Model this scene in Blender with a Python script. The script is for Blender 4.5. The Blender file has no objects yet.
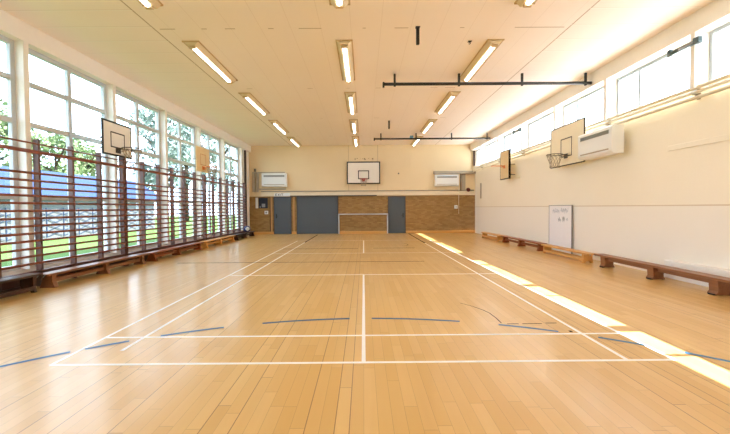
import bpy, math, random
from mathutils import Vector, Matrix
random.seed(7)
C = bpy.context.scene.collection
PI = math.pi

# ------------------------------------------------------------------ helpers
def lin(r, g, b):
    f = lambda c: (c/255/12.92) if c/255 <= .04045 else ((c/255+.055)/1.055)**2.4
    return (f(r), f(g), f(b), 1)

class NT:
    """small node-tree helper"""
    def __init__(s, m):
        s.t = m.node_tree; s.n = s.t.nodes; s.l = s.t.links
    def new(s, kind, **kw):
        n = s.n.new(kind)
        for k, v in kw.items(): setattr(n, k, v)
        return n
    def put(s, sock, v):
        if isinstance(v, bpy.types.NodeSocket): s.l.new(v, sock)
        else: sock.default_value = v
    def m(s, op, a, b=0.0, c=0.0):
        n = s.new('ShaderNodeMath', operation=op)
        for i, v in enumerate((a, b, c)): s.put(n.inputs[i], v)
        return n.outputs[0]
    def mix(s, f, a, b):
        n = s.new('ShaderNodeMix', data_type='RGBA')
        s.put(n.inputs[0], f); s.put(n.inputs[6], a); s.put(n.inputs[7], b)
        return n.outputs[2]
    def pos(s):
        g = s.new('ShaderNodeNewGeometry'); x = s.new('ShaderNodeSeparateXYZ')
        s.l.new(g.outputs['Position'], x.inputs[0])
        return g.outputs['Position'], x.outputs[0], x.outputs[1], x.outputs[2]
    def noise(s, vec, scale, detail=3, rough=.5):
        n = s.new('ShaderNodeTexNoise'); s.put(n.inputs['Vector'], vec)
        n.inputs['Scale'].default_value = scale; n.inputs['Detail'].default_value = detail
        n.inputs['Roughness'].default_value = rough
        return n.outputs['Fac']
    def vec(s, x, y, z):
        n = s.new('ShaderNodeCombineXYZ')
        for i, v in enumerate((x, y, z)): s.put(n.inputs[i], v)
        return n.outputs[0]
    def band(s, v, c, w):      # 1 where |v-c| < w
        return s.m('LESS_THAN', s.m('ABSOLUTE', s.m('SUBTRACT', v, c)), w)

def base(name, rough=.6, spec=.4, metal=0.0):
    m = bpy.data.materials.new(name); m.use_nodes = True
    p = m.node_tree.nodes['Principled BSDF']
    p.inputs['Roughness'].default_value = rough
    p.inputs['Specular IOR Level'].default_value = spec
    p.inputs['Metallic'].default_value = metal
    return m, p, NT(m)

def plain(name, col, rough=.6, spec=.4, metal=0.0, var=.06, scale=6):
    """colour with a little procedural unevenness"""
    m, p, t = base(name, rough, spec, metal)
    P, x, y, z = t.pos()
    f = t.noise(P, scale)
    dark = tuple(c*(1-var) for c in col[:3])+(1,); light = tuple(min(1, c*(1+var)) for c in col[:3])+(1,)
    t.put(p.inputs['Base Color'], t.mix(f, dark, light))
    return m

def wood(name, a, b, rough=.4, stretch=(30, 1.5, 30)):
    m, p, t = base(name, rough, .45)
    P, x, y, z = t.pos()
    v = t.vec(t.m('MULTIPLY', x, stretch[0]), t.m('MULTIPLY', y, stretch[1]), t.m('MULTIPLY', z, stretch[2]))
    t.put(p.inputs['Base Color'], t.mix(t.noise(v, 1.0, 4, .6), a, b))
    return m

class MB:
    """collects shapes, becomes ONE mesh object"""
    def __init__(s): s.v = []; s.f = []; s.mi = []; s.sm = []
    def add(s, vs, fs, mi=0, smooth=False):
        b = len(s.v); s.v += [tuple(v) for v in vs]
        for f in fs: s.f.append(tuple(b+i for i in f)); s.mi.append(mi); s.sm.append(smooth)
        return s
    def box(s, x0, x1, y0, y1, z0, z1, mi=0):
        vs = [(x, y, z) for z in (z0, z1) for y in (y0, y1) for x in (x0, x1)]
        return s.add(vs, [(0,2,3,1),(4,5,7,6),(0,1,5,4),(2,6,7,3),(0,4,6,2),(1,3,7,5)], mi)
    def bbox(s, x0, x1, y0, y1, z0, z1, r=.01, mi=0):
        """box with chamfered edges"""
        r = min(r, (x1-x0)*.45, (y1-y0)*.45, (z1-z0)*.45)
        vs = []; idx = {}
        X = (x0, x1); Y = (y0, y1); Z = (z0, z1)
        for i in (0, 1):
            for j in (0, 1):
                for k in (0, 1):
                    sx, sy, sz = (1 if i == 0 else -1), (1 if j == 0 else -1), (1 if k == 0 else -1)
                    for a in range(3):
                        p = [X[i]+sx*r, Y[j]+sy*r, Z[k]+sz*r]
                        p[a] = (X[i], Y[j], Z[k])[a]
                        idx[i, j, k, a] = len(vs); vs.append(tuple(p))
        fs = []
        for a in range(3):
            b, c = (a+1) % 3, (a+2) % 3
            for s_ in (0, 1):
                q = []
                for (u, w) in ((0,0),(1,0),(1,1),(0,1)):
                    key = [0,0,0]; key[a] = s_; key[b] = u; key[c] = w; q.append(idx[(*key, a)])
                fs.append(tuple(q if s_ else q[::-1]))
            for u in (0, 1):               # edges along axis a
                for w in (0, 1):
                    k0 = [0,0,0]; k0[b] = u; k0[c] = w; k1 = list(k0); k1[a] = 1
                    q = [idx[(*k0, b)], idx[(*k1, b)], idx[(*k1, c)], idx[(*k0, c)]]
                    fs.append(tuple(q if (u == w) else q[::-1]))
        for i in (0, 1):
            for j in (0, 1):
                for k in (0, 1):
                    q = [idx[i, j, k, a] for a in range(3)]
                    fs.append(tuple(q if (i+j+k) % 2 else q[::-1]))
        return s.add(vs, fs, mi)
    def prism(s, poly, axis, a0, a1, mi=0):
        """poly: 2-D points in the two other axes (order of axes kept), swept along axis"""
        n = len(poly); vs = []
        for a in (a0, a1):
            for (u, w) in poly:
                p = [u, w]; p.insert(axis, a); vs.append(tuple(p))
        fs = [tuple(range(n))[::-1], tuple(range(n, 2*n))]
        fs += [(i, (i+1) % n, n+(i+1) % n, n+i) for i in range(n)]
        return s.add(vs, fs, mi)
    def tube(s, pts, r, seg=8, mi=0, closed=False, cap=True, smooth=True, oval=1.0):
        pts = [Vector(p) for p in pts]; n = len(pts); vs = []
        for i, p in enumerate(pts):
            if closed: d = pts[(i+1) % n]-pts[i-1]
            else: d = pts[min(i+1, n-1)]-pts[max(i-1, 0)]
            d.normalize()
            up = Vector((0,0,1)) if abs(d.z) < .95 else Vector((1,0,0))
            a = d.cross(up).normalized(); b = a.cross(d)
            rr = r[i] if isinstance(r, (list, tuple)) else r
            for k in range(seg):
                t = 2*PI*k/seg
                vs.append(p+a*math.cos(t)*rr+b*math.sin(t)*rr*oval)
        fs = []
        for i in range(n if closed else n-1):
            j = (i+1) % n
            for k in range(seg):
                l = (k+1) % seg
                fs.append((i*seg+k, i*seg+l, j*seg+l, j*seg+k))
        s.add(vs, fs, mi, smooth)
        if cap and not closed:
            b = len(s.v)-len(vs)
            s.f.append(tuple(b+k for k in range(seg))[::-1]); s.mi.append(mi); s.sm.append(False)
            s.f.append(tuple(b+(n-1)*seg+k for k in range(seg))); s.mi.append(mi); s.sm.append(False)
        return s
    def lathe(s, prof, cx, cy, seg=24, mi=0, axis='z'):
        vs = []
        for (r, h) in prof:
            for k in range(seg):
                t = 2*PI*k/seg
                if axis == 'z': vs.append((cx+r*math.cos(t), cy+r*math.sin(t), h))
                else: vs.append((cx+r*math.cos(t), h, cy+r*math.sin(t)))
        fs = []
        for i in range(len(prof)-1):
            for k in range(seg):
                l = (k+1) % seg; q = (i*seg+k, i*seg+l, (i+1)*seg+l, (i+1)*seg+k)
                fs.append(q if axis == 'z' else q[::-1])
        return s.add(vs, fs, mi, True)
    def obj(s, name, mats, parent=None, loc=None):
        me = bpy.data.meshes.new(name); me.from_pydata(s.v, [], s.f)
        for m in (mats if isinstance(mats, (list, tuple)) else [mats]): me.materials.append(m)
        me.polygons.foreach_set('material_index', s.mi); me.polygons.foreach_set('use_smooth', s.sm)
        me.update()
        o = bpy.data.objects.new(name, me); C.objects.link(o)
        if parent: o.parent = parent
        if loc: o.location = loc
        return o

def tag(o, label, cat, group=None, kind=None):
    o['label'] = label; o['category'] = cat
    if group: o['group'] = group
    if kind: o['kind'] = kind
    return o
def thing(name, label, cat, loc=(0,0,0), rz=0, group=None):
    o = bpy.data.objects.new(name, None); C.objects.link(o)
    o.empty_display_size = .1
    o.location = loc; o.rotation_euler = (0, 0, rz)
    return tag(o, label, cat, group)
def struct(o): o['kind'] = 'structure'; return o
def dup(root, loc, rz=None, label=None):
    r = root.copy(); C.objects.link(r); r.location = loc
    if rz is not None: r.rotation_euler = (0, 0, rz)
    if label: r['label'] = label
    for ch in list(root.children):
        c = ch.copy(); C.objects.link(c); c.parent = r
        for g in list(ch.children):
            d = g.copy(); C.objects.link(d); d.parent = c
    return r

# ------------------------------------------------------------------ materials
def floor_material():
    m, p, t = base('sprung_maple_floor', .27, .5)
    p.inputs['Coat Weight'].default_value = .5; p.inputs['Coat Roughness'].default_value = .2
    P, x, y, z = t.pos()
    W, L = .102, 1.25
    u = t.m('DIVIDE', x, W); row = t.m('FLOOR', u); fu = t.m('FRACT', u)
    wn = t.new('ShaderNodeTexWhiteNoise', noise_dimensions='1D'); t.put(wn.inputs['W'], row)
    v = t.m('ADD', t.m('DIVIDE', y, L), t.m('MULTIPLY', wn.outputs['Value'], 7.3))
    idv = t.m('FLOOR', v); fv = t.m('FRACT', v)
    w2 = t.new('ShaderNodeTexWhiteNoise', noise_dimensions='2D'); t.put(w2.inputs['Vector'], t.vec(row, idv, 0.0))
    grain = t.noise(t.vec(t.m('MULTIPLY', x, 16.0), t.m('MULTIPLY', y, .9), t.m('MULTIPLY', w2.outputs['Value'], 40.0)), 1.0, 5, .6)
    big = t.noise(P, .55, 3)
    a = t.mix(w2.outputs['Value'], FLOOR_A, FLOOR_B)
    col = t.mix(t.m('MULTIPLY', grain, .38), a, FLOOR_C)
    col = t.mix(t.m('MULTIPLY', t.m('SUBTRACT', big, .35), .35), col, FLOOR_D)
    # seams: thin at every strip, darker and wider at every fifth strip
    wr = t.new('ShaderNodeTexWhiteNoise', noise_dimensions='1D'); t.put(wr.inputs['W'], t.m('ADD', row, 31.7))
    open_ = t.m('GREATER_THAN', wr.outputs['Value'], .72)
    seam = t.m('LESS_THAN', fu, t.m('ADD', .03, t.m('MULTIPLY', open_, .035)))
    end = t.m('LESS_THAN', fv, .004)
    k = t.m('MULTIPLY', t.m('MAXIMUM', seam, end), t.m('ADD', .4, t.m('MULTIPLY', open_, .4)))
    col = t.mix(k, col, lin(118, 74, 34))
    t.put(p.inputs['Base Color'], col)
    rg = t.m('ADD', .3, t.m('MULTIPLY', t.noise(P, .9, 2), .1))
    t.put(p.inputs['Roughness'], rg)
    return m

FLOOR_A = lin(228, 188, 120); FLOOR_B = lin(216, 171, 98); FLOOR_C = lin(202, 153, 82); FLOOR_D = lin(232, 195, 130)

def ceiling_material():
    m, p, t = base('painted_ceiling_boards', .8, .2)
    P, x, y, z = t.pos()
    col = t.mix(t.noise(P, .5, 3), lin(247, 235, 227), lin(250, 241, 234))
    ax = t.m('ABSOLUTE', x)
    outer = t.m('GREATER_THAN', ax, 4.18)
    # lengthwise seams: strong at the edge of the middle field, faint between the boards
    strong = t.m('MAXIMUM', t.band(x, -4.18, .014), t.band(x, 4.2, .014))
    fx = t.m('FRACT', t.m('ADD', t.m('DIVIDE', x, .605), .37))
    faint = t.m('MULTIPLY', t.m('LESS_THAN', fx, .012), t.m('SUBTRACT', 1.0, outer))
    fy = t.m('FRACT', t.m('DIVIDE', y, .62))
    cross = t.m('MULTIPLY', t.m('LESS_THAN', fy, .022), outer)
    fy2 = t.m('FRACT', t.m('DIVIDE', t.m('SUBTRACT', y, .06), 3.73))
    nb = t.m('GREATER_THAN', t.noise(t.vec(t.m('MULTIPLY', x, 2.6), t.m('MULTIPLY', y, .2), 0.0), 1.0, 1), .6)
    brk = t.m('MULTIPLY', t.m('MULTIPLY', t.m('LESS_THAN', fy2, .007), t.m('SUBTRACT', 1.0, outer)), nb)
    col = t.mix(t.m('MULTIPLY', strong, .62), col, lin(150, 120, 84))
    col = t.mix(t.m('MULTIPLY', faint, .2), col, lin(160, 130, 95))
    cr2 = t.m('MULTIPLY', t.m('LESS_THAN', t.m('FRACT', t.m('ADD', t.m('DIVIDE', y, .62), .04)), .03), outer)  # ridge shading put into the colour: dark line beside each light cross line
    col = t.mix(t.m('MULTIPLY', cross, .8), col, lin(255, 253, 248))
    col = t.mix(t.m('MULTIPLY', cr2, .22), col, lin(170, 150, 120))
    col = t.mix(t.m('MULTIPLY', brk, .7), col, lin(150, 125, 95))
    t.put(p.inputs['Base Color'], col)
    return m

def back_wall_material():
    m, p, t = base('cream_plaster', .75, .25)
    P, x, y, z = t.pos()
    col = t.mix(t.noise(P, .6, 4), lin(228, 207, 168), lin(238, 219, 183))
    seam = t.m('MAXIMUM', t.band(x, -.85, .012), t.band(x, .85, .012))
    seam = t.m('MULTIPLY', seam, t.m('GREATER_THAN', z, 2.5))
    col = t.mix(t.m('MULTIPLY', seam, .45), col, lin(130, 100, 60))
    # chipped patch over the backboard
    chip = t.m('MULTIPLY', t.m('MULTIPLY', t.band(z, 4.35, .045), t.band(x, .02, .6)),
               t.m('GREATER_THAN', t.noise(P, 9, 2), .56))
    col = t.mix(t.m('MULTIPLY', chip, .7), col, lin(120, 88, 50))
    t.put(p.inputs['Base Color'], col)
    return m

def brick_material():
    m, p, t = base('brown_brickwork', .75, .25)
    P, x, y, z = t.pos()
    b = t.new('ShaderNodeTexBrick'); t.put(b.inputs['Vector'], t.vec(x, z, 0.0))
    b.inputs['Scale'].default_value = 1; b.inputs['Brick Width'].default_value = .225; b.inputs['Row Height'].default_value = .075
    b.inputs['Mortar Size'].default_value = .006; b.inputs['Mortar Smooth'].default_value = .3
    b.inputs['Color1'].default_value = lin(172, 138, 90); b.inputs['Color2'].default_value = lin(138, 106, 66)
    b.inputs['Mortar'].default_value = lin(136, 112, 78)
    n = t.noise(t.vec(t.m('MULTIPLY', x, 1.2), y, t.m('MULTIPLY', z, 3.0)), 1.0, 4)
    col = t.mix(t.m('MULTIPLY', n, .5), b.outputs['Color'], lin(166, 130, 78))
    t.put(p.inputs['Base Color'], col)
    bmp = t.new('ShaderNodeBump'); bmp.inputs['Strength'].default_value = .3; bmp.inputs['Distance'].default_value = .01
    t.put(bmp.inputs['Height'], t.m('SUBTRACT', 1.0, b.outputs['Fac'])); t.l.new(bmp.outputs[0], p.inputs['Normal'])
    return m

def right_wall_material():
    m, p, t = base('cream_painted_brick', .6, .3)
    P, x, y, z = t.pos()
    col = t.mix(t.noise(P, .7, 4), lin(242, 233, 213), lin(247, 239, 222))
    low = t.m('LESS_THAN', z, 1.5)
    col = t.mix(t.m('MULTIPLY', low, .6), col, lin(240, 235, 226))
    g = t.band(z, 1.515, .012)
    col = t.mix(t.m('MULTIPLY', g, .5), col, lin(180, 150, 110))
    t.put(p.inputs['Base Color'], col)
    b = t.new('ShaderNodeTexBrick'); t.put(b.inputs['Vector'], t.vec(y, z, 0.0))
    b.inputs['Scale'].default_value = 1; b.inputs['Brick Width'].default_value = .45; b.inputs['Row Height'].default_value = .225
    b.inputs['Mortar Size'].default_value = .006
    bmp = t.new('ShaderNodeBump'); bmp.inputs['Strength'].default_value = .18; bmp.inputs['Distance'].default_value = .006
    t.put(bmp.inputs['Height'], t.m('SUBTRACT', 1.0, b.outputs['Fac'])); t.l.new(bmp.outputs[0], p.inputs['Normal'])
    return m

def glass_material():
    m = bpy.data.materials.new('clear_window_glass'); m.use_nodes = True
    t = NT(m); t.n.remove(t.n['Principled BSDF'])
    out = t.n['Material Output']
    tr = t.new('ShaderNodeBsdfTransparent'); tr.inputs[0].default_value = (.95, .97, .98, 1)
    gl = t.new('ShaderNodeBsdfGlossy'); gl.inputs['Roughness'].default_value = .02
    lw = t.new('ShaderNodeLayerWeight'); lw.inputs['Blend'].default_value = .5
    mx = t.new('ShaderNodeMixShader')
    t.put(mx.inputs[0], t.m('ADD', .03, t.m('MULTIPLY', t.m('POWER', lw.outputs['Facing'], 5.0), .5)))
    t.l.new(tr.outputs[0], mx.inputs[1]); t.l.new(gl.outputs[0], mx.inputs[2]); t.l.new(mx.outputs[0], out.inputs[0])
    return m

def emit_material(name, col, s):
    m, p, t = base(name, .5)
    p.inputs['Base Color'].default_value = (.9, .9, .88, 1)
    p.inputs['Emission Color'].default_value = col; p.inputs['Emission Strength'].default_value = s
    return m

def leaf_material(name, a, b):
    m, p, t = base(name, .6, .3)
    P, x, y, z = t.pos()
    t.put(p.inputs['Base Color'], t.mix(t.noise(P, 1.5, 3), a, b))
    p.inputs['Subsurface Weight'].default_value = 0
    return m

def grass_material():
    m, p, t = base('lawn_grass', .9, .1)
    P, x, y, z = t.pos()
    col = t.mix(t.noise(P, 6, 5), lin(52, 84, 36), lin(78, 108, 52))
    col = t.mix(t.m('MULTIPLY', t.noise(P, .4, 3), .5), col, lin(96, 112, 64))
    t.put(p.inputs['Base Color'], col)
    return m

M = dict(
    floor=floor_material(), ceil=ceiling_material(), back=back_wall_material(), brick=brick_material(), right=right_wall_material(),
    glass=glass_material(), grass=grass_material(),
    beam=plain('cream_beam_paint', lin(240, 234, 226), .7, .3, var=.03),
    frame=plain('white_window_paint', lin(196, 200, 204), .5, .4, var=.03),
    ledge=plain('cream_ledge_paint', lin(232, 218, 192), .6, .3, var=.03),
    hframe=plain('grey_white_window_paint', lin(178, 186, 194), .5, .4, var=.03),
    pine_base=wood('pine_skirting', lin(226, 176, 104), lin(206, 150, 78)),
    line_w=plain('white_court_paint', lin(250, 248, 246), .35, .4, var=.03),
    line_b=plain('blue_court_tape', lin(8, 100, 150), .35, .4, var=.1),
    line_k=plain('dark_court_paint', lin(48, 34, 24), .85, .1, var=.15),
    bar=wood('varnished_dark_wood', lin(148, 78, 50), lin(106, 54, 36), .35),
    post=wood('aged_post_wood', lin(116, 84, 76), lin(86, 60, 54), .45, (30, 30, 2)),
    plinth=wood('dark_plinth_wood', lin(96, 52, 38), lin(66, 36, 28), .4),
    b_dark=wood('brown_bench_wood', lin(156, 104, 66), lin(120, 74, 46), .38),
    b_red=wood('reddish_bench_wood', lin(158, 88, 46), lin(120, 62, 34), .35),
    b_pine=wood('pine_bench_wood', lin(226, 172, 96), lin(200, 142, 72), .38),
    b_old=wood('umber_bench_wood', lin(88, 54, 38), lin(60, 38, 28), .42),
    rubber=plain('black_rubber', lin(36, 34, 34), .7, .2),
    steel=plain('grey_steel', lin(150, 148, 142), .4, .5, .6),
    black=plain('black_painted_steel', lin(44, 42, 40), .5, .4),
    board_w=plain('white_board_face', lin(238, 234, 226), .45, .4, var=.03),
    board_c=plain('cream_board_face', lin(240, 228, 200), .45, .4, var=.03),
    board_y=wood('plywood_board_face', lin(234, 210, 164), lin(222, 194, 144), .5, (3, 3, 30)),
    border=plain('black_board_border', lin(40, 38, 38), .5, .4),
    brownline=plain('faded_orange_border', lin(190, 120, 62), .5, .4),
    red=plain('red_hoop_paint', lin(196, 20, 34), .4, .5),
    orange=plain('orange_hoop_paint', lin(222, 132, 62), .4, .5),
    greyhoop=plain('grey_hoop_paint', lin(70, 64, 58), .4, .5),
    net=plain('net_cord', lin(168, 156, 136), .8, .1),
    white=plain('white_plastic', lin(232, 234, 234), .35, .5, var=.02),
    cream_pl=plain('cream_plastic', lin(240, 230, 208), .4, .5, var=.02),
    vent=plain('grey_vent', lin(150, 152, 148), .5, .4),
    trunk=plain('grey_trunking', lin(176, 164, 146), .5, .4),
    trunk_d=plain('dark_grey_track', lin(92, 84, 74), .5, .4),
    pipe=plain('cream_pipe_paint', lin(222, 212, 190), .45, .5),
    door=plain('slate_door_paint', lin(82, 91, 100), .45, .4, var=.05, scale=1.5),
    door_d=plain('dark_slate_frame', lin(78, 80, 86), .5, .4),
    post_pale=wood('pale_jamb_wood', lin(196, 152, 96), lin(176, 130, 78), .5, (30, 30, 2)),
    lamp_body=plain('cream_lamp_metal', lin(222, 204, 168), .5, .4, var=.03),
    lamp_edge=plain('brown_lamp_edge', lin(196, 170, 130), .5, .4, var=.05),
    tube=emit_material('lit_diffuser', (1.0, .96, .9, 1), 7.0),
    teal=plain('teal_grey_gear', lin(74, 92, 96), .45, .5),
    bluebox=plain('blue_plastic', lin(60, 120, 160), .5, .4),
    bell=plain('dark_red_bell', lin(120, 40, 30), .4, .5),
    ball_b=plain('navy_ball_skin', lin(40, 54, 110), .45, .4),
    wb=plain('whiteboard_face', lin(244, 244, 247), .25, .5, var=.02),
    ink=plain('grey_marker_ink', lin(186, 192, 204), .6, .2),
    alu=plain('aluminium_edge', lin(150, 150, 152), .4, .5, .4),
    dark_wood=wood('corner_post_wood', lin(84, 54, 44), lin(58, 36, 30), .5, (30, 30, 2)),
    blue_roof=plain('blue_roof_sheet', lin(30, 50, 86), .6, .2, var=.08),
    shed_w=plain('pale_shed_boards', lin(96, 98, 98), .7, .3, var=.05),
    shed_p=plain('blue_grey_lattice', lin(38, 54, 78), .6, .3),
    bark=plain('bark', lin(62, 54, 46), .9, .1, var=.2),
    leaf1=leaf_material('pale_green_leaves', lin(88, 108, 66), lin(118, 136, 90)),
    leaf2=leaf_material('grey_green_leaves', lin(92, 110, 102), lin(120, 136, 126)),
    soffit=plain('eaves_board', lin(226, 226, 222), .7, .3),
    notice=plain('dark_notice_panel', lin(52, 52, 62), .6, .3),
    sign_txt=plain('dark_sign_ink', lin(44, 46, 40), .6, .2),
)

# ------------------------------------------------------------------ camera
f_px, cam_h, cam_x = 368.18, 1.5131, .0103
pit, yaw, rol = .025346, .003604, -.007065
fw = Vector((math.sin(yaw)*math.cos(pit), math.cos(yaw)*math.cos(pit), -math.sin(pit)))
rt0 = Vector((math.cos(yaw), -math.sin(yaw), 0)); up0 = rt0.cross(fw)
rt = rt0*math.cos(rol)+up0*math.sin(rol); up = up0*math.cos(rol)-rt0*math.sin(rol)
cd = bpy.data.cameras.new('camera'); cam = bpy.data.objects.new('camera', cd); C.objects.link(cam)
cd.sensor_width = 36; cd.lens = f_px/730*36; cd.clip_start = .05; cd.clip_end = 300
mw = Matrix.Identity(4)
for i in range(3): mw[i][0] = rt[i]; mw[i][1] = up[i]; mw[i][2] = -fw[i]
mw[0][3], mw[1][3], mw[2][3] = cam_x, 0, cam_h
cam.matrix_world = mw
bpy.context.scene.camera = cam

# ------------------------------------------------------------------ room
Y0, YB, ZC = -3.2, 21.5, 5.14          # behind the camera, back wall, ceiling
XL, XR = -6.72, 6.52                   # window plane on the bars side, wall face on the high-window side
BL, BR, ZB = -6.5, 6.25, 4.765         # inner faces of the edge beams, their underside
PITCH = 2.53
colL = [7.17+PITCH*k for k in range(-4, 6)]
colR = [6.97+PITCH*k for k in range(-4, 6)]

fl = struct(MB().box(XL-.3, XR+.3, Y0, YB+.3, -.2, 0).obj('floor', M['floor']))
struct(MB().box(XL-.3, XR+.55, Y0-.3, YB+.3, ZC, ZC+.25).obj('ceiling', M['ceil']))

b = MB().box(XL-.3, XR+.3, YB, YB+.25, 2.2, ZC, 0).box(XL-.3, XR+.3, YB+.03, YB+.25, 0, 2.2, 1)
struct(b.obj('wall_back', [M['back'], M['brick']]))
struct(MB().box(XL-.3, XR+.3, Y0-.25, Y0, 0, ZC).obj('wall_front', M['back']))

b = MB().box(XL-.2, XL+.08, Y0, YB, 0, .36).box(XL-.25, BL, Y0, YB, ZB, ZC)
for y in colL: b.bbox(XL-.12, BL, y, y+.12, .36, ZB, .006)
b.box(XL-.2, XL+.08, 20.55, YB, .36, ZB)
struct(b.obj('wall_left', M['beam']))

b = MB().box(XR, XR+.25, Y0, YB, 0, 3.72, 0).box(BR, XR+.24, Y0, YB, ZB, ZC, 1)
for y in colR: b.bbox(BR, XR+.2, y, y+.10, 3.72, ZB, .006, 1)
b.box(XR-.05, XR+.25, 21.2, YB, 3.72, ZB, 1)
struct(b.obj('wall_right', [M['right'], M['beam']]))

# windows, bars side: two lights wide, four high
wn = 1
edges = [(colL[i]+.12, colL[i+1]) for i in range(len(colL)-1)]+[(colL[-1]+.12, 20.55)]
for (y0, y1) in edges:
    b = MB(); d0, d1 = XL-.03, XL+.045
    for z, t in ((.36, .09), (1.72, .09), (3.18, .10), (3.99, .10), (ZB-.09, .09)):
        b.bbox(d0, d1, y0, y1, z, z+t, .006)
    ys = [y0, y1-.09] if y1-y0 < 1.5 else [y0, (y0+y1)/2-.05, y1-.09]
    for y in ys: b.bbox(d0-.004, d1+.004, y, y+.10, .36, ZB, .006)
    w = struct(b.obj('window_%d' % wn, M['frame'])); wn += 1
    g = MB().box(XL-.004, XL+.004, y0+.03, y1-.03, .40, ZB-.03).obj('glass_pane', M['glass'], w)
# high windows: narrow light at the far end of each bay
edges = [(colR[i]+.10, colR[i+1]) for i in range(len(colR)-1)]+[(colR[-1]+.10, 21.2)]
for (y0, y1) in edges:
    b = MB(); d0, d1 = XR+.01, XR+.07
    for z, t in ((3.72, .08), (ZB-.07, .07)): b.bbox(d0, d1, y0, y1, z, z+t, .006)
    for y in (y0, y1-.065, y1-.80): b.bbox(d0-.004, d1+.004, y, y+.065, 3.72, ZB, .006)
    w = struct(b.obj('window_%d' % wn, M['hframe'])); wn += 1
    MB().box(XR+.036, XR+.044, y0+.03, y1-.03, 3.75, ZB-.03).obj('glass_pane', M['glass'], w)

# unseen eaves outside the high windows, placed to clip the sun strip
struct(MB().box(XR+.245, XR+.27, Y0, YB, ZB-.02, ZC+.2).obj('trim_1', M['soffit']))
# corner posts
struct(MB().bbox(XL+.085, XL+.17, 20.62, 20.76, 0, ZB-.002, .008).obj('trim_2', M['dark_wood']))
struct(MB().bbox(XR-.14, XR-.055, 21.3, 21.42, 3.9, ZB-.002, .008).obj('trim_3', M['dark_wood']))
# skirting on the back wall, broken at the doors
doors = [(-5.17, -4.27), (-3.84, -1.53), (1.49, 2.40)]
cuts = [XL+.1]+[v for d in doors for v in (d[0]-.08, d[1]+.08)]+[XR]
b = MB()
for i in range(0, len(cuts), 2): b.bbox(cuts[i], cuts[i+1], YB-.015, YB+.028, 0, .15, .005)
struct(b.obj('baseboard_back', M['pine_base']))
# ledge at the top of the brickwork
b = MB().bbox(-5.95, XR-.02, YB-.05, YB-.001, 2.22, 2.44, .008)
struct(b.obj('trim_4', M['ledge']))
for n, x in ((8, -5.36), (9, -4.06)):
    struct(MB().bbox(x-.05, x+.05, YB-.012, YB+.028, .155, 2.195, .004).obj('trim_%d' % n, M['post_pale']))
# battens on the high-window wall
struct(MB().bbox(XR-.03, XR-.001, 1.0, 7.85, 2.665, 2.775, .006).obj('trim_5', M['right']))
struct(MB().bbox(XR-.03, XR-.001, 15.35, 15.85, 2.70, 2.79, .006).obj('trim_6', M['right']))
# low boxing along the foot of the high-window wall
struct(MB().bbox(XR-.16, XR-.001, 1.0, 7.75, 0, .37, .012).obj('trim_7', M['beam']))

# doors
def door(n, x0, x1, top, mid=None, handle=None):
    b = MB()
    y = YB-.01
    b.bbox(x0-.06, x0, y, YB+.1, 0, top+.06, .006).bbox(x1, x1+.06, y, YB+.1, 0, top+.06, .006).bbox(x0, x1, y, YB+.1, top, top+.06, .006)
    o = struct(b.obj('door_%d' % n, M['door_d']))
    p = MB().bbox(x0+.004, x1-.004, YB+.0, YB+.05, .012, top-.004, .004)
    if mid: p.bbox(x0+.01, x1-.01, YB-.012, YB-.0005, mid-.012, mid+.012, .003)
    p.obj('door_panel', M['door'], o)
    if handle is not None:
        h = MB().bbox(handle-.03, handle+.03, YB-.012, YB-.0005, .93, 1.18, .004)
        s = 1 if handle < (x0+x1)/2 else -1
        h.tube([(handle, YB-.01, 1.05), (handle, YB-.06, 1.05), (handle+s*.12, YB-.06, 1.05)], .011)
        h.obj('door_handle', M['black'], o)
    return o
door(1, *doors[0], 2.12, handle=-5.08)
door(2, *doors[1], 2.16, mid=1.12)
door(3, *doors[2], 2.10, handle=2.31)

# ------------------------------------------------------------------ court markings (painted parts of the floor)
def strip(b, x0, x1, y0, y1, z=.0015): b.box(x0, x1, y0, y1, 0.0002, z)
LW = .02
b = MB()
Yf, Yn = 3.563, 16.96
for x in (-3.05, 3.05): strip(b, x-LW, x+LW, Yf, Yn)
strip(b, -2.59-LW, -2.59+LW, Yf+.35, 16.2, .0019); strip(b, 2.59-LW, 2.59+LW, Yf, 15.5, .0019)
for y, hw in ((Yf, LW), (Yf+.76, LW), (Yf+4.72, LW), (Yf+8.68, .012), (Yn, .012)): strip(b, -3.05, 3.05, y-hw, y+hw, .0017)
strip(b, -LW, LW, Yf, Yf+4.72, .0018); strip(b, -LW, LW, Yf+8.68, Yn, .0018)
struct(b.obj('court_line', M['line_w'], fl))
b = MB()
R = 4.97
for (x0, x1) in ((-3.95, -3.12), (-3.02, -2.69), (-2.42, -1.78), (-1.33, -.19), (.11, 1.27), (1.73, 2.35), (2.70, 3.05), (3.3, 3.95)):
    n = 10; a0, a1 = math.asin(x0/R), math.asin(x1/R)
    for i in range(n):
        t0, t1 = a0+(a1-a0)*i/n, a0+(a1-a0)*(i+1)/n
        q = []
        for (t, r) in ((t0, R-.028), (t1, R-.028), (t1, R+.028), (t0, R+.028)): q.append((r*math.sin(t), r*math.cos(t)+.02, .0023))
        b.add(q, [(0, 1, 2, 3)])
struct(b.obj('arc_line', M['line_b'], fl))
b = MB()
strip(b, -5.2, 1.7, 10.25, 10.30, .0021); strip(b, -3.0, -.2, 13.62, 13.68, .0021); strip(b, .35, 1.9, 13.67, 13.73, .0021)
strip(b, -2.62, -2.56, 16.2, 20.7); strip(b, 2.56, 2.62, 15.5, 21.2)
strip(b, 1.85, 2.0, 4.70, 4.72); strip(b, 2.05, 2.3, 4.70, 4.72); strip(b, 2.36, 2.5, 4.72, 4.74); strip(b, 2.485, 2.52, 4.38, 4.43, .0024)
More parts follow.
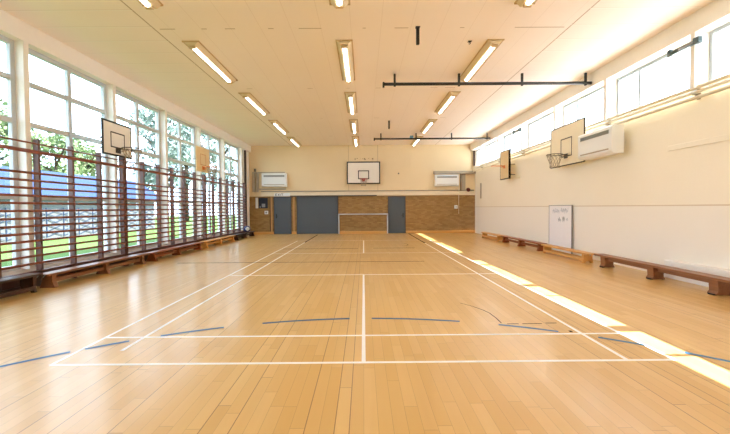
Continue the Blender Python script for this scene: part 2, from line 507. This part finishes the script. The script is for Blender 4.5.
pts = [(1.52, 5.76), (1.66, 5.55), (1.75, 5.35), (1.79, 5.2), (1.80, 4.95), (1.79, 4.74)]
for (a, c) in zip(pts, pts[1:]):
    b.add([(a[0]-.008, a[1], .002), (a[0]+.008, a[1], .002), (c[0]+.008, c[1], .002), (c[0]-.008, c[1], .002)], [(3, 2, 1, 0)])
pts = [(1.5+.3*math.cos(t), 14.95+.55*math.sin(t)) for t in [(-1.6+i*.32) for i in range(10)]]
for (a, c) in zip(pts, pts[1:]):
    b.add([(a[0]-.012, a[1], .002), (a[0]+.012, a[1], .002), (c[0]+.012, c[1], .002), (c[0]-.012, c[1], .002)], [(3, 2, 1, 0)])
struct(b.obj('dark_line', M['line_k'], fl))

# ------------------------------------------------------------------ wall bars
BARX = -6.37
def wall_bars(y0, y1, label):
    t = thing('wall_bars', label, 'wall bars', (BARX, y0, 0), 0, 'wall bar frames in front of the tall windows')
    L = y1-y0
    for k in range(7):
        y = .03+(L-.06)*k/6
        w = .034 if k in (0, 6) else .027
        MB().bbox(-.10, .012, y-w, y+w, 0, 2.90, .006).obj('post', M['post'], t)
    for i in range(13):
        z = 2.225-.1455*i
        MB().tube([(0.012, .0, z), (0.012, L, z)], .019, 10, oval=1.25).obj('bar', M['bar'], t)
    MB().bbox(-.01, .03, .0, L, 2.605, 2.675, .012).obj('top_rail', M['bar'], t)
    MB().tube([(0.012, .0, 2.80), (0.012, L, 2.80)], .017, 10).obj('top_rail', M['bar'], t)
    MB().bbox(-.05, .022, .0, L, .255, .33, .008).bbox(-.04, .01, .0, L, .03, .255, .005).obj('plinth', M['plinth'], t)
wall_bars(4.72, 9.87, 'dark wooden wall bars nearest the camera, behind the black-edged white backboard')
wall_bars(9.90, 14.88, 'middle one of three dark wooden wall bars, reddish bench at its foot')
wall_bars(14.91, 19.88, 'dark wooden wall bars nearest the back wall, with the pine bench at their foot')

# ------------------------------------------------------------------ benches
def bench(x, y0, y1, mat, style, legs, label, group, H=.30, flip=1):
    L = y1-y0
    t = thing('gym_bench', label, 'bench', (x, y0, 0), 0, group)
    MB().bbox(-.13, .13, 0, L, H-.042, H, .008).obj('seat', mat, t)
    for ly in legs:
        l = ly-y0
        b = MB()
        if style == 'block':
            # pedestal tapering downwards with flared foot
            b.prism([(-.115, H-.043), (-.10, .07), (-.13, .03), (-.13, .012), (.13, .012), (.13, .03), (.10, .07), (.115, H-.043)], 1, l-.085, l+.085)
            lo = b.obj('leg', mat, t)
            for sx in (-1, 1): MB().bbox(sx*.125-.03, sx*.125+.03, l-.06, l+.06, 0, .022, .006).obj('rubber_foot', M['rubber'], lo)
        elif style == 'panel':
            b.prism([(-.12, H-.043), (-.12, .10), (-.14, .0), (-.08, .0), (-.05, .04), (.05, .04), (.08, .0), (.14, .0), (.12, .10), (.12, H-.043)], 1, l-.03, l+.03)
            b.obj('leg', mat, t)
        else:
            # flared board leg, wide at the foot
            b.prism([(-.10, H-.043), (-.10, .12), (-.145, .0), (.145, .0), (.10, .12), (.10, H-.043)], 1, l-.05, l+.05)
            b.obj('leg', mat, t)
    l0, l1 = legs[0]-y0, legs[-1]-y0
    if style == 'block': MB().bbox(-.03, .03, l0, l1, H-.13, H-.043, .006).obj('under_beam', mat, t)
    elif style == 'panel':
        MB().bbox(-.135, -.10, l0-.02, l1+.02, .045, .115, .006).bbox(.10, .135, l0-.02, l1+.02, .045, .115, .006).obj('lower_rail', mat, t)
        MB().bbox(-.13, .13, l0+.02, l0+.05, .1, H-.043, .004).obj('end_brace', mat, t)
    else: MB().bbox(-.04, .04, l0, l1, .09, .17, .006).obj('lower_rail', mat, t)
    for e in (-1, 1):
        y = 0 if e < 0 else L
        for hx in (-.06, .06): MB().tube([(hx, y, H-.03), (hx, y+e*.03, H-.035), (hx, y+e*.04, H-.06)], .008, 6).obj('hook', M['steel'], t)
    return t
GR, GL = 'benches along the high-window wall', 'benches at the foot of the wall bars'
bench(6.02, 5.72, 9.38, M['b_dark'], 'block', (6.17, 7.54, 9.05), 'long brown wooden bench on three block legs, nearest the camera under the high windows', GR, .295)
bench(5.98, 9.58, 12.12, M['b_pine'], 'panel', (9.78, 11.92), 'pale pine bench with a low rail standing in front of the whiteboard', GR, .27)
bench(6.02, 12.24, 15.74, M['b_red'], 'board', (12.42, 13.99, 15.56), 'reddish wooden bench between two pine benches along the whiteboard wall', GR, .275)
bench(5.98, 15.86, 18.3, M['b_pine'], 'panel', (16.05, 18.1), 'pale pine bench by the back corner, farthest along the whiteboard wall', GR, .27)
bench(-6.16, 3.50, 6.93, M['b_old'], 'panel', (3.8, 5.2, 6.75), 'very dark old bench at the near end of the wall bars', GL, .33)
bench(-6.14, 7.02, 10.32, M['b_dark'], 'board', (7.18, 8.68, 10.08), 'dark brown bench below the wall bars and the black-edged backboard', GL, .285)
bench(-6.14, 10.44, 13.86, M['b_red'], 'board', (10.68, 12.1, 13.62), 'reddish brown bench at the foot of the middle wall bars', GL, .27)
bench(-6.14, 13.98, 17.3, M['b_pine'], 'board', (14.2, 15.64, 17.1), 'pale pine bench at the foot of the far wall bars', GL, .27)
bench(-6.14, 17.42, 20.4, M['b_old'], 'board', (17.65, 18.9, 20.2), 'dark bench in the back corner with a navy ball on it', GL, .265)

# ball
b = MB(); R = .17
b.lathe([(R*math.sin(PI*i/16), .17-R*math.cos(PI*i/16)) for i in range(17)], 0, 0, 28)
ball = b.obj('ball', [M['ball_b'], M['white']], None, (-6.12, 19.35, .268))
for p in ball.data.polygons:
    c = p.center; d = Vector((c.x, c.y, c.z-.17)).normalized()
    if d.dot(Vector((.45, -.85, .1)).normalized()) > .8 or d.dot(Vector((-.7, .3, .5)).normalized()) > .8: p.material_index = 1
tag(ball, 'navy and white ball resting on the dark bench in the back corner', 'ball')

# ------------------------------------------------------------------ basketball boards (local: faces -Y, width on X)
def backboard(loc, rz, w, h, face, line, bw, sq, ring, ring_z, label, gap, net=True, thick=.03, edge=None, hoop_r=.225, sqw=.05):
    """loc: foot centre of the board; sq=(half width, z0, z1); gap: distance to what it is fixed to"""
    t = thing('basketball_hoop', label, 'basketball hoop', loc, rz, 'basketball hoops')
    b = MB().bbox(-w/2, w/2, 0, thick, 0, h, .004, 0)
    e = -.003
    if bw:
        for (x0, x1, z0, z1) in ((-w/2, w/2, 0, bw), (-w/2, w/2, h-bw, h), (-w/2, -w/2+bw, bw, h-bw), (w/2-bw, w/2, bw, h-bw)):
            b.box(x0, x1, e, thick+.001, z0, z1, 1)
    if sq:
        s, z0, z1 = sq; k = sqw
        for (x0, x1, a, c) in ((-s, s, z1-k, z1), (-s, s, z0, z0+k), (-s, -s+k, z0+k, z1-k), (s-k, s, z0+k, z1-k)):
            b.box(x0, x1, e, .0, a, c, 1)
    b.obj('board', [face, line, edge or line], t)
    m = MB()
    for sx in (-1, 1):
        m.bbox(sx*w*.3-.03, sx*w*.3+.03, thick, thick+.03, .08, h-.08, .004)
        for z in (.18, h*.5): m.bbox(sx*w*.3-.02, sx*w*.3+.02, thick+.03, gap, z-.02, z+.02, .003)
    m.obj('wall_mount', M['steel'], t)
    off = .13+hoop_r
    rg = MB().tube([(hoop_r*math.cos(2*PI*k/32), -off+hoop_r*math.sin(2*PI*k/32), ring_z) for k in range(32)], .011, 8, closed=True)
    rg.bbox(-.095, .095, -.012, -.003, ring_z-.11, ring_z+.03, .003)
    rg.bbox(-.05, .05, -.135, -.012, ring_z-.012, ring_z+.006, .003)
    for sx in (-1, 1): rg.tube([(sx*.05, -.012, ring_z-.08), (sx*.12, -off+hoop_r*.86, ring_z-.008)], .007, 6)
    ro = rg.obj('ring', ring, t)
    if net:
        nb = MB(); N = 12
        prof = [(hoop_r, 0), (hoop_r*.86, -.1), (hoop_r*.7, -.2), (hoop_r*.58, -.3), (hoop_r*.6, -.4)]
        for k in range(N):
            for s in (-1, 1):
                pts = []
                for i, (r, dz) in enumerate(prof):
                    a = 2*PI*(k+s*i*.5)/N
                    pts.append((r*math.cos(a), -off+r*math.sin(a), ring_z+dz))
                nb.tube(pts, .0055, 5, cap=False)
        nb.obj('net', M['net'], ro)
    return t
backboard((.02, 21.33, 2.885), 0, 1.93, 1.29, M['board_w'], M['border'], .065, (.32, .28, .78), M['red'], .26,
          'white backboard with thick black border and red ring over the back wall goal', .165)
backboard((-6.12, 9.27, 2.835), PI/2, 1.09, .835, M['board_w'], M['border'], .042, (.265, .20, .585), M['greyhoop'], .19,
          'cream backboard with black border hung above the nearest wall bars', .22, thick=.025, hoop_r=.225, sqw=.03)
backboard((-6.12, 14.17, 2.915), PI/2, 1.13, .93, M['board_y'], M['brownline'], 0, (.24, .26, .68), M['orange'], .2,
          'plain plywood backboard with orange ring above the junction of the far wall bars', .22, thick=.03, hoop_r=.2, sqw=.02)
backboard((6.22, 11.29, 2.76), -PI/2, 1.86, 1.25, M['board_c'], M['border'], .028, (.31, .27, .84), M['greyhoop'], .33,
          'cream backboard with thin black edge and netted ring beside the wall heater', .34, thick=.03, sqw=.03)
backboard((6.17, 16.1, 2.71), -PI/2, 1.0, 1.24, M['board_y'], M['black'], .035, None, M['orange'], .58,
          'narrow dark-edged plywood backboard with orange ring near the back corner', .34, net=False, thick=.07)

# ------------------------------------------------------------------ heaters (local: faces -Y, width on X)
def heater(loc, rz, w, h, d, gap, label, mat):
    t = thing('wall_heater', label, 'heater', loc, rz, 'wall mounted heaters')
    b = MB().prism([(0, .06), (.05, 0), (d, 0), (d, h), (.03, h), (0, h-.03)], 0, -w/2, w/2)
    b.obj('body', mat, t)
    v = MB()
    v.box(-w*.42, w*.42, -.004, .0, h*.72, h*.86)
    for i in range(4): v.box(-w*.42, w*.42, -.012, -.004, h*(.735+.03*i), h*(.745+.03*i))
    v.obj('vent', M['vent'], t)
    MB().box(-w*.42, w*.42, -.006, .0, h*.14, h*.19).obj('louvre', M['trunk'], t)
    if gap > d:
        m = MB()
        for x in (-w*.3, w*.3): m.bbox(x-.03, x+.03, d, gap, h*.2, h*.8, .004)
        m.obj('wall_mount', M['trunk'], t)
heater((-5.12, 21.2, 2.75), 0, 1.42, .78, .24, .295, 'white wall heater over the single slate door by the wall bars', M['white'])
heater((4.82, 21.2, 2.72), 0, 1.36, .66, .24, .295, 'white wall heater beside the red bell on the back wall', M['white'])
heater((6.03, 9.64, 2.80), -PI/2, 1.40, .68, .30, .485, 'big white wall heater under the pipes next to the netted backboard', M['white'])

# trunking and pipework
b = MB().bbox(-6.42, -6.27, 21.35, YB-.002, 2.46, 3.62, .008).bbox(-6.2, -6.08, 21.38, YB-.002, 2.46, 3.55, .006)
t = thing('cable_trunking', 'grey upright trunking beside the heater over the single slate door', 'trunking', (0, 0, 0))
b.obj('duct', M['trunk'], t)
MB().bbox(-6.27, -4.55, 21.42, YB-.002, 3.55, 3.62, .006).bbox(-6.08, -4.5, 21.42, YB-.002, 2.60, 2.66, .006).obj('branch_duct', M['trunk'], t)
MB().bbox(-6.3, -6.18, 21.3, 21.345, 3.63, 3.8, .01).obj('isolator', M['trunk_d'], t)
t = thing('cable_trunking', 'grey trunking running over the heater by the red bell into the corner', 'trunking', (0, 0, 0))
MB().bbox(4.08, 6.50, 21.3, YB-.002, 3.44, 3.60, .008).obj('duct', M['trunk'], t)
MB().tube([(5.66, 21.4, 3.44), (5.66, 21.4, 2.47)], .028).obj('drop_pipe', M['trunk_d'], t)
MB().bbox(5.74, 5.94, 21.42, YB-.002, 2.52, 3.44, .006).obj('drop_duct', M['trunk'], t)
MB().tube([(5.55, 21.43, 2.7), (5.55, 21.43, 1.12)], .014, 6).obj('cable', M['pipe'], t)
tag(MB().tube([(-5.95, YB-.035, 2.49), (6.45, YB-.035, 2.49)], .028).obj('wall_rail', M['trunk']),
    'thin grey pipe along the back wall just above the cream ledge', 'pipe')
tag(MB().bbox(-4.25, .78, YB-.10, YB-.052, 2.18, 2.245, .006).obj('door_track_rail', M['trunk_d']),
    'dark sliding track over the wide slate door on the back wall', 'track')

t = thing('heating_pipe_rail', 'cream heating pipes running just below the high windows', 'pipes', (0, 0, 0))
for z, x, r in ((3.74, 6.325, .036), (3.655, 6.335, .03), (3.56, 6.345, .034)):
    MB().tube([(x, Y0+.05, z), (x, 21.2, z)], r, 12).obj('pipe', M['pipe'], t)
for y in [colR[k]+.05 for k in range(1, 10)]:
    MB().bbox(6.28, XR-.002, y-.03, y+.03, 3.60, 3.625, .004).bbox(6.37, 6.40, y-.03, y+.03, 3.52, 3.72, .004).obj('bracket', M['trunk'], t)

# ------------------------------------------------------------------ back wall small things
t = thing('goal_frame', 'white goal frame on the brick under the middle backboard', 'goal', (0, 0, 0))
gy0, gy1 = 21.40, 21.475
for x in (-1.44, 1.40): MB().bbox(x-.035, x+.035, gy0, gy1, 0, 1.17, .008).obj('goal_post', M['frame'], t)
MB().bbox(-1.475, 1.435, gy0, gy1, 1.10, 1.17, .008).obj('crossbar', M['frame'], t)

t = thing('exit_sign', 'small white sign with dark letters above the single slate door by the wall bars', 'sign', (-4.72, 21.44, 2.2))
MB().bbox(-.46, .46, -.02, .0, .0, .19, .004).obj('sign_panel', M['white'], t)
b = MB(); k = .018
def stroke(x0, z0, x1, z1):
    d = Vector((x1-x0, z1-z0)).normalized(); n = Vector((-d.y, d.x))*k/2
    b.prism([(x0+n.x, z0+n.y), (x0-n.x, z0-n.y), (x1-n.x, z1-n.y), (x1+n.x, z1+n.y)], 1, -.023, -.0195)
for (x0, z0, x1, z1) in ((0,0,0,1), (0,0,.8,0), (0,.5,.7,.5), (0,1,.8,1), (1.1,0,1.9,1), (1.1,1,1.9,0), (2.3,0,2.3,1), (3.1,0,3.1,1), (2.65,1,3.55,1)):
    stroke(-.38+x0*.125, .035+z0*.12, -.38+x1*.125, .035+z1*.12)
b.obj('lettering', M['sign_txt'], t)

t = thing('alarm_bell', 'round dark red alarm bell beside the trunking near the corner', 'bell', (6.12, 21.49, 2.51))
MB().lathe([(.0, -.075), (.06, -.07), (.11, -.045), (.125, -.01), (.125, .0)], 0, 0, 24, axis='y').obj('gong', M['bell'], t)
MB().lathe([(.0, -.0), (.07, -.0), (.07, .0)], 0, .0, 16, axis='y').bbox(-.07, .07, -.02, .005, -.19, -.12, .005).obj('wall_mount', M['trunk'], t)

t = thing('switch_box', 'small white switch box on the brick below the red bell', 'switch', (5.4, 21.52, 1.42))
MB().bbox(-.09, .09, -.08, .0, 0, .2, .01).obj('box', M['white'], t); MB().bbox(-.03, .03, -.095, -.08, .07, .13, .004).obj('switch', M['vent'], t)
t = thing('socket_box', 'small white socket box on the brick beside the single slate door', 'socket', (-5.66, 21.52, 1.17))
MB().bbox(-.1, .1, -.06, .0, 0, .2, .01).obj('box', M['white'], t); MB().bbox(-.05, .05, -.068, -.06, .05, .15, .003).obj('socket', M['vent'], t)
t = thing('notice_panel', 'dark notice panel with white edge strip on the brick by the wall bars', 'notice panel', (-5.98, 21.525, 1.52))
MB().bbox(-.12, .40, -.045, .0, 0, .6, .006).obj('panel_frame', M['notice'], t)
MB().bbox(-.30, -.16, -.05, .0, .0, .62, .006).obj('edge_strip', M['white'], t)
MB().box(.06, .26, -.05, -.046, .06, .26).box(-.06, 0, -.05, -.046, .03, .12).obj('notice', M['alu'], t)
tag(MB().tube([(-5.44, 21.50, 2.2), (-5.44, 21.50, .16)], .018, 8).obj('conduit', M['dark_wood']),
    'thin dark conduit running down the brick beside the single slate door', 'conduit')
tag(MB().bbox(XR-.05, XR-.001, 20.3, 20.42, 1.98, 2.82, .006).obj('wall_vent_strip', M['trunk']),
    'slim grey upright strip on the whiteboard wall near the back corner', 'strip')
tag(MB().bbox(2.02, 2.1, YB-.02, YB-.001, 3.45, 3.53, .01).obj('wall_mount_plate', M['trunk_d']),
    'small dark plate on the cream back wall between the middle backboard and heater', 'plate')

# whiteboard leaning against the wall, behind the pine bench
t = thing('whiteboard', 'white writing board standing against the wall behind a pine bench', 'whiteboard', (6.44, 12.05, 0))
MB().bbox(0, .03, -.68, .68, .02, 1.53, .004).obj('writing_surface', M['wb'], t)
b = MB()
for y in (-.70, .68): b.bbox(-.006, .034, y, y+.02, 0, 1.55, .004)
b.bbox(-.006, .034, -.68, .68, 1.53, 1.55, .003).bbox(-.006, .034, -.68, .68, 0, .02, .003)
b.obj('frame', M['alu'], t)
b = MB()
def squiggle(y0, y1, z, h, n, seed):
    r = random.Random(seed); k = n*6; pts = []
    for i in range(k+1):
        y = y0+(y1-y0)*i/k
        pts.append((-.003, -y, z+h*(.5*math.sin(i*2.1+r.random())+.25*math.sin(i*.9+seed))))
    b.tube(pts, .005, 5)
squiggle(-.46, -.02, 1.37, .13, 4, 3); squiggle(.06, .5, 1.38, .13, 4, 5)
squiggle(-.1, .08, 1.08, .13, 2, 8); squiggle(.16, .30, 1.1, .14, 2, 9); squiggle(.38, .5, 1.1, .1, 1, 11)
b.obj('handwriting', M['ink'], t)

# window winding gears
def gear(loc, L, label):
    t = thing('window_gear', label, 'window opener', loc, 0, 'window opener gears')
    MB().bbox(-.05, 0, 0, L, -.035, .035, .006).obj('rack', M['teal'], t)
    MB().bbox(-.075, -.05, L*.12, L*.62, -.02, .025, .004).obj('lever', M['alu'], t)
    MB().bbox(-.09, .0, -.03, .09, -.06, .06, .01).obj('gearbox', M['teal'], t)
    MB().bbox(-.06, .0, L-.06, L+.02, -.05, .09, .008).obj('end_bracket', M['teal'], t)
gear((6.245, 6.83, 4.56), .68, 'dark opener gear fixed across the nearest pillar of the high windows')
gear((6.245, 14.6, 4.55), .65, 'dark opener gear on a high window pillar above the narrow backboard')

# ------------------------------------------------------------------ ceiling
def lamp(loc, label):
    t = thing('ceiling_light', label, 'ceiling light', loc, 0, 'fluorescent ceiling lights')
    L = 2.42
    MB().prism([(-.085, -.085), (.085, -.085), (.16, -.005), (-.16, -.005)], 1, 0, L).obj('reflector', M['lamp_body'], t)
    b = MB()
    for s in (-1, 1): b.prism([(s*.155, -.012), (s*.185, -.012), (s*.185, .0), (s*.155, .0)][::s], 1, -.02, L+.02)
    b.bbox(-.185, .185, -.02, 0, -.03, 0, .004).bbox(-.185, .185, L, L+.02, -.03, 0, .004)
    b.obj('rim', M['lamp_edge'], t)
    d = MB().prism([(.045*math.cos(PI*k/8), -.086-.038*math.sin(PI*k/8)) for k in range(9)], 1, .10, L-.14)
    d.obj('diffuser', M['tube'], t)
    MB().bbox(-.07, .07, .03, .098, -.135, -.086, .006).obj('end_cap', M['lamp_edge'], t)
    MB().bbox(-.07, .07, L-.138, L-.07, -.135, -.086, .006).obj('end_cap', M['lamp_edge'], t)
    return t
rows = [(-3.70, 'wall bars row'), (-.385, 'middle row'), (2.90, 'high window row')]
nth = ['cut by the top edge of the photo', 'second from the camera', 'third from the camera', 'second from the back wall', 'nearest the back wall']
proto = None
for x, rn in rows:
    for k in range(5):
        loc = (x, (4.2, 8.06, 11.64, 15.24, 18.84)[k], ZC-.001); lb = 'strip light %s in the %s' % (nth[k], rn)
        if proto is None: proto = lamp(loc, lb)
        else: dup(proto, loc, 0, lb)

def ceiling_pole(y, z, x0, x1, hang, label):
    t = thing('ceiling_pole', label, 'pole', (0, y, z), 0, 'black poles hung across the ceiling')
    MB().tube([(x0, 0, 0), (x1, 0, 0)], .042, 12).obj('pole', M['black'], t)
    MB().bbox(x0-.03, x0+.02, -.05, .05, -.09, .05, .008).obj('end_stop', M['black'], t)
    for x in hang: MB().bbox(x-.028, x+.028, -.03, .03, -.065, ZC-z-.002, .006).obj('hanger', M['black'], t)
ceiling_pole(10.1, 4.866, .58, 6.235, (.88, 2.63, 4.35, 6.08), 'black pole hung across the ceiling nearer the camera')
ceiling_pole(18.1, 4.87, .56, 6.235, (.88, 2.6, 4.34, 6.08), 'black pole hung across the ceiling near the back wall, with a blue box')
t = thing('ceiling_box', 'small blue box on the black ceiling pole near the back wall', 'box', (2.38, 18.1, 4.913))
MB().bbox(-.08, .08, -.07, .07, 0, .105, .012).obj('case', M['bluebox'], t)
MB().bbox(-.05, .05, -.076, -.07, .03, .08, .004).obj('lid', M['teal'], t)
def drop_bar(x, y, L, label):
    t = thing('ceiling_drop_bar', label, 'bar', (x, y, ZC-.001), 0, 'black bars hanging from the ceiling')
    MB().bbox(-.045, .045, -.045, .045, -.012, 0, .003).obj('plate', M['black'], t)
    MB().bbox(-.032, .032, -.03, .03, -L, -.012, .006).obj('bar', M['black'], t)
drop_bar(1.125, 7.5, .35, 'short black bar hanging from the ceiling in front of the nearer pole')
drop_bar(1.10, 15.5, .34, 'short black bar hanging from the ceiling in front of the far pole')
t = thing('ceiling_hook', 'tiny dark hook on the ceiling beside a strip light and the nearer pole', 'hook', (2.36, 8.15, ZC-.001))
MB().bbox(-.04, .04, -.04, .04, -.01, 0, .003).obj('plate', M['black'], t)
MB().tube([(.0, .0, -.01), (0, 0, -.03), (.015, 0, -.05), (-.01, 0, -.065), (-.02, 0, -.05)], .008, 8).obj('hook', M['black'], t)

# ------------------------------------------------------------------ outside
struct(MB().box(-90, XL-.31, -40, 90, -.25, -.12).obj('outside_ground', M['grass']))
struct(MB().box(XR+.31, 60, -40, 90, -.25, -.12).obj('outside_path', M['soffit']))

t = thing('garden_shed', 'low shed with blue roof and lattice front on the lawn outside the tall windows', 'shed', (-17, 0, -.12))
MB().box(-3, 0, 5, 30, 0, 2.35).obj('wall', M['shed_w'], t)
MB().prism([(.5, 2.3), (.5, 2.42), (-1.5, 3.9), (-3.5, 2.42), (-3.5, 2.3)], 1, 4.5, 30.5).obj('roof', M['blue_roof'], t)
b = MB()
for k in range(22):
    y = 5.2+1.12*k
    b.bbox(.0, .04, y, y+.06, .15, 1.75, .004)
    for j in range(5):
        z = .2+.3*j
        b.prism([(y+.08, z), (y+.16, z), (y+1.08, z+.3), (y+1.0, z+.3)], 0, .005, .035)
        b.prism([(y+1.0, z), (y+1.08, z), (y+.16, z+.3), (y+.08, z+.3)], 0, .036, .06)
b.obj('lattice', M['shed_p'], t)

def tree(x, y, h, r, mat, label, n=2600, low=.25, leaf=.26, seed=1):
    rd = random.Random(seed)
    t = thing('garden_tree', label, 'tree', (x, y, -.12), 0, 'trees outside the tall windows')
    b = MB().tube([(0, 0, 0), (.05, .1, h*.35), (-.05, .05, h*.8)], [r*.07, r*.055, r*.02], 10)
    for k in range(7):
        a = k*2.4; z = h*(.3+.07*k)
        b.tube([(0, 0, z), (r*.5*math.cos(a), r*.5*math.sin(a), z+h*.12), (r*.8*math.cos(a), r*.8*math.sin(a), z+h*.22)], [r*.035, r*.02, r*.008], 6)
    b.obj('trunk', M['bark'], t)
    cl = []
    for k in range(26):
        u = rd.uniform(-1, 1); a = rd.uniform(0, 2*PI); q = rd.random()**.5
        cz = h*(low+(1-low)*(.5+.42*u)); rr = r*.75*math.sqrt(max(.05, 1-(u*.9)**2))*q
        cl.append((rr*math.cos(a), rr*math.sin(a), cz, r*rd.uniform(.22, .42)))
    g = MB()
    for i in range(n):
        cx, cy, cz, cr = cl[rd.randrange(len(cl))]
        d = Vector((rd.gauss(0, 1), rd.gauss(0, 1), rd.gauss(0, .8))).normalized()*cr*rd.random()**.4
        p = Vector((cx, cy, cz))+d
        n1 = Vector((rd.uniform(-1, 1), rd.uniform(-1, 1), rd.uniform(-1, 1))).normalized()
        n2 = n1.cross(Vector((rd.uniform(-1, 1), rd.uniform(-1, 1), rd.uniform(-1, 1)))).normalized()
        s = leaf*rd.uniform(.6, 1.2)
        g.add([p-n1*s, p+n2*s*.45, p+n1*s, p-n2*s*.45], [(0, 1, 2, 3)])
    g.obj('crown', mat, t)
trees = [(-27, 26.5, 9.5, 3.3, 'leaf1', 'pale green tree behind the shed, at the photo edge nearest the camera', 2600, .26),
         (-27, 32.5, 8.4, 3.2, 'leaf1', 'round pale green tree behind the shed, beside the nearest window pillar', 2600, .26),
         (-29, 38.5, 8.4, 3.4, 'leaf1', 'pale green tree behind the shed, seen beside the black-edged backboard', 2600, .26),
         (-21, 38.5, 13.2, 3.4, 'leaf2', 'tall grey-green tree seen through the net of the black-edged backboard', 2400, .30),
         (-24, 50, 16.5, 4.6, 'leaf2', 'tall grey-green tree seen just before the plywood backboard', 2400, .32),
         (-25, 66, 17, 5.2, 'leaf2', 'tall grey-green tree seen beyond the plywood backboard', 2400, .36)]
for i, (x, y, h, r, m, lb, n, lf) in enumerate(trees): tree(x, y, h, r, M[m], lb, seed=i+3, n=n, leaf=lf)

# ------------------------------------------------------------------ light
sd = bpy.data.lights.new('sun', 'SUN'); sd.energy = 26.0; sd.angle = .006; sd.color = (1, .97, .93)
so = bpy.data.objects.new('sun', sd); C.objects.link(so); so.rotation_euler = (0, math.atan(.79), 0); so.location = (20, 10, 25)
w = bpy.data.worlds.new('sky'); bpy.context.scene.world = w; w.use_nodes = True
bg = w.node_tree.nodes['Background']; bg.inputs[0].default_value = (.68, .83, 1.0, 1); bg.inputs[1].default_value = 6.8

sc = bpy.context.scene
sc.view_settings.view_transform = 'Standard'; sc.view_settings.look = 'None'
sc.view_settings.gamma = 1; sc.view_settings.use_curve_mapping = False
sc.view_settings.exposure = 0.2
sc.cycles.max_bounces = 12; sc.cycles.diffuse_bounces = 8; sc.cycles.transparent_max_bounces = 16
sc.cycles.use_denoising = True
sc.cycles.sample_clamp_indirect = 8
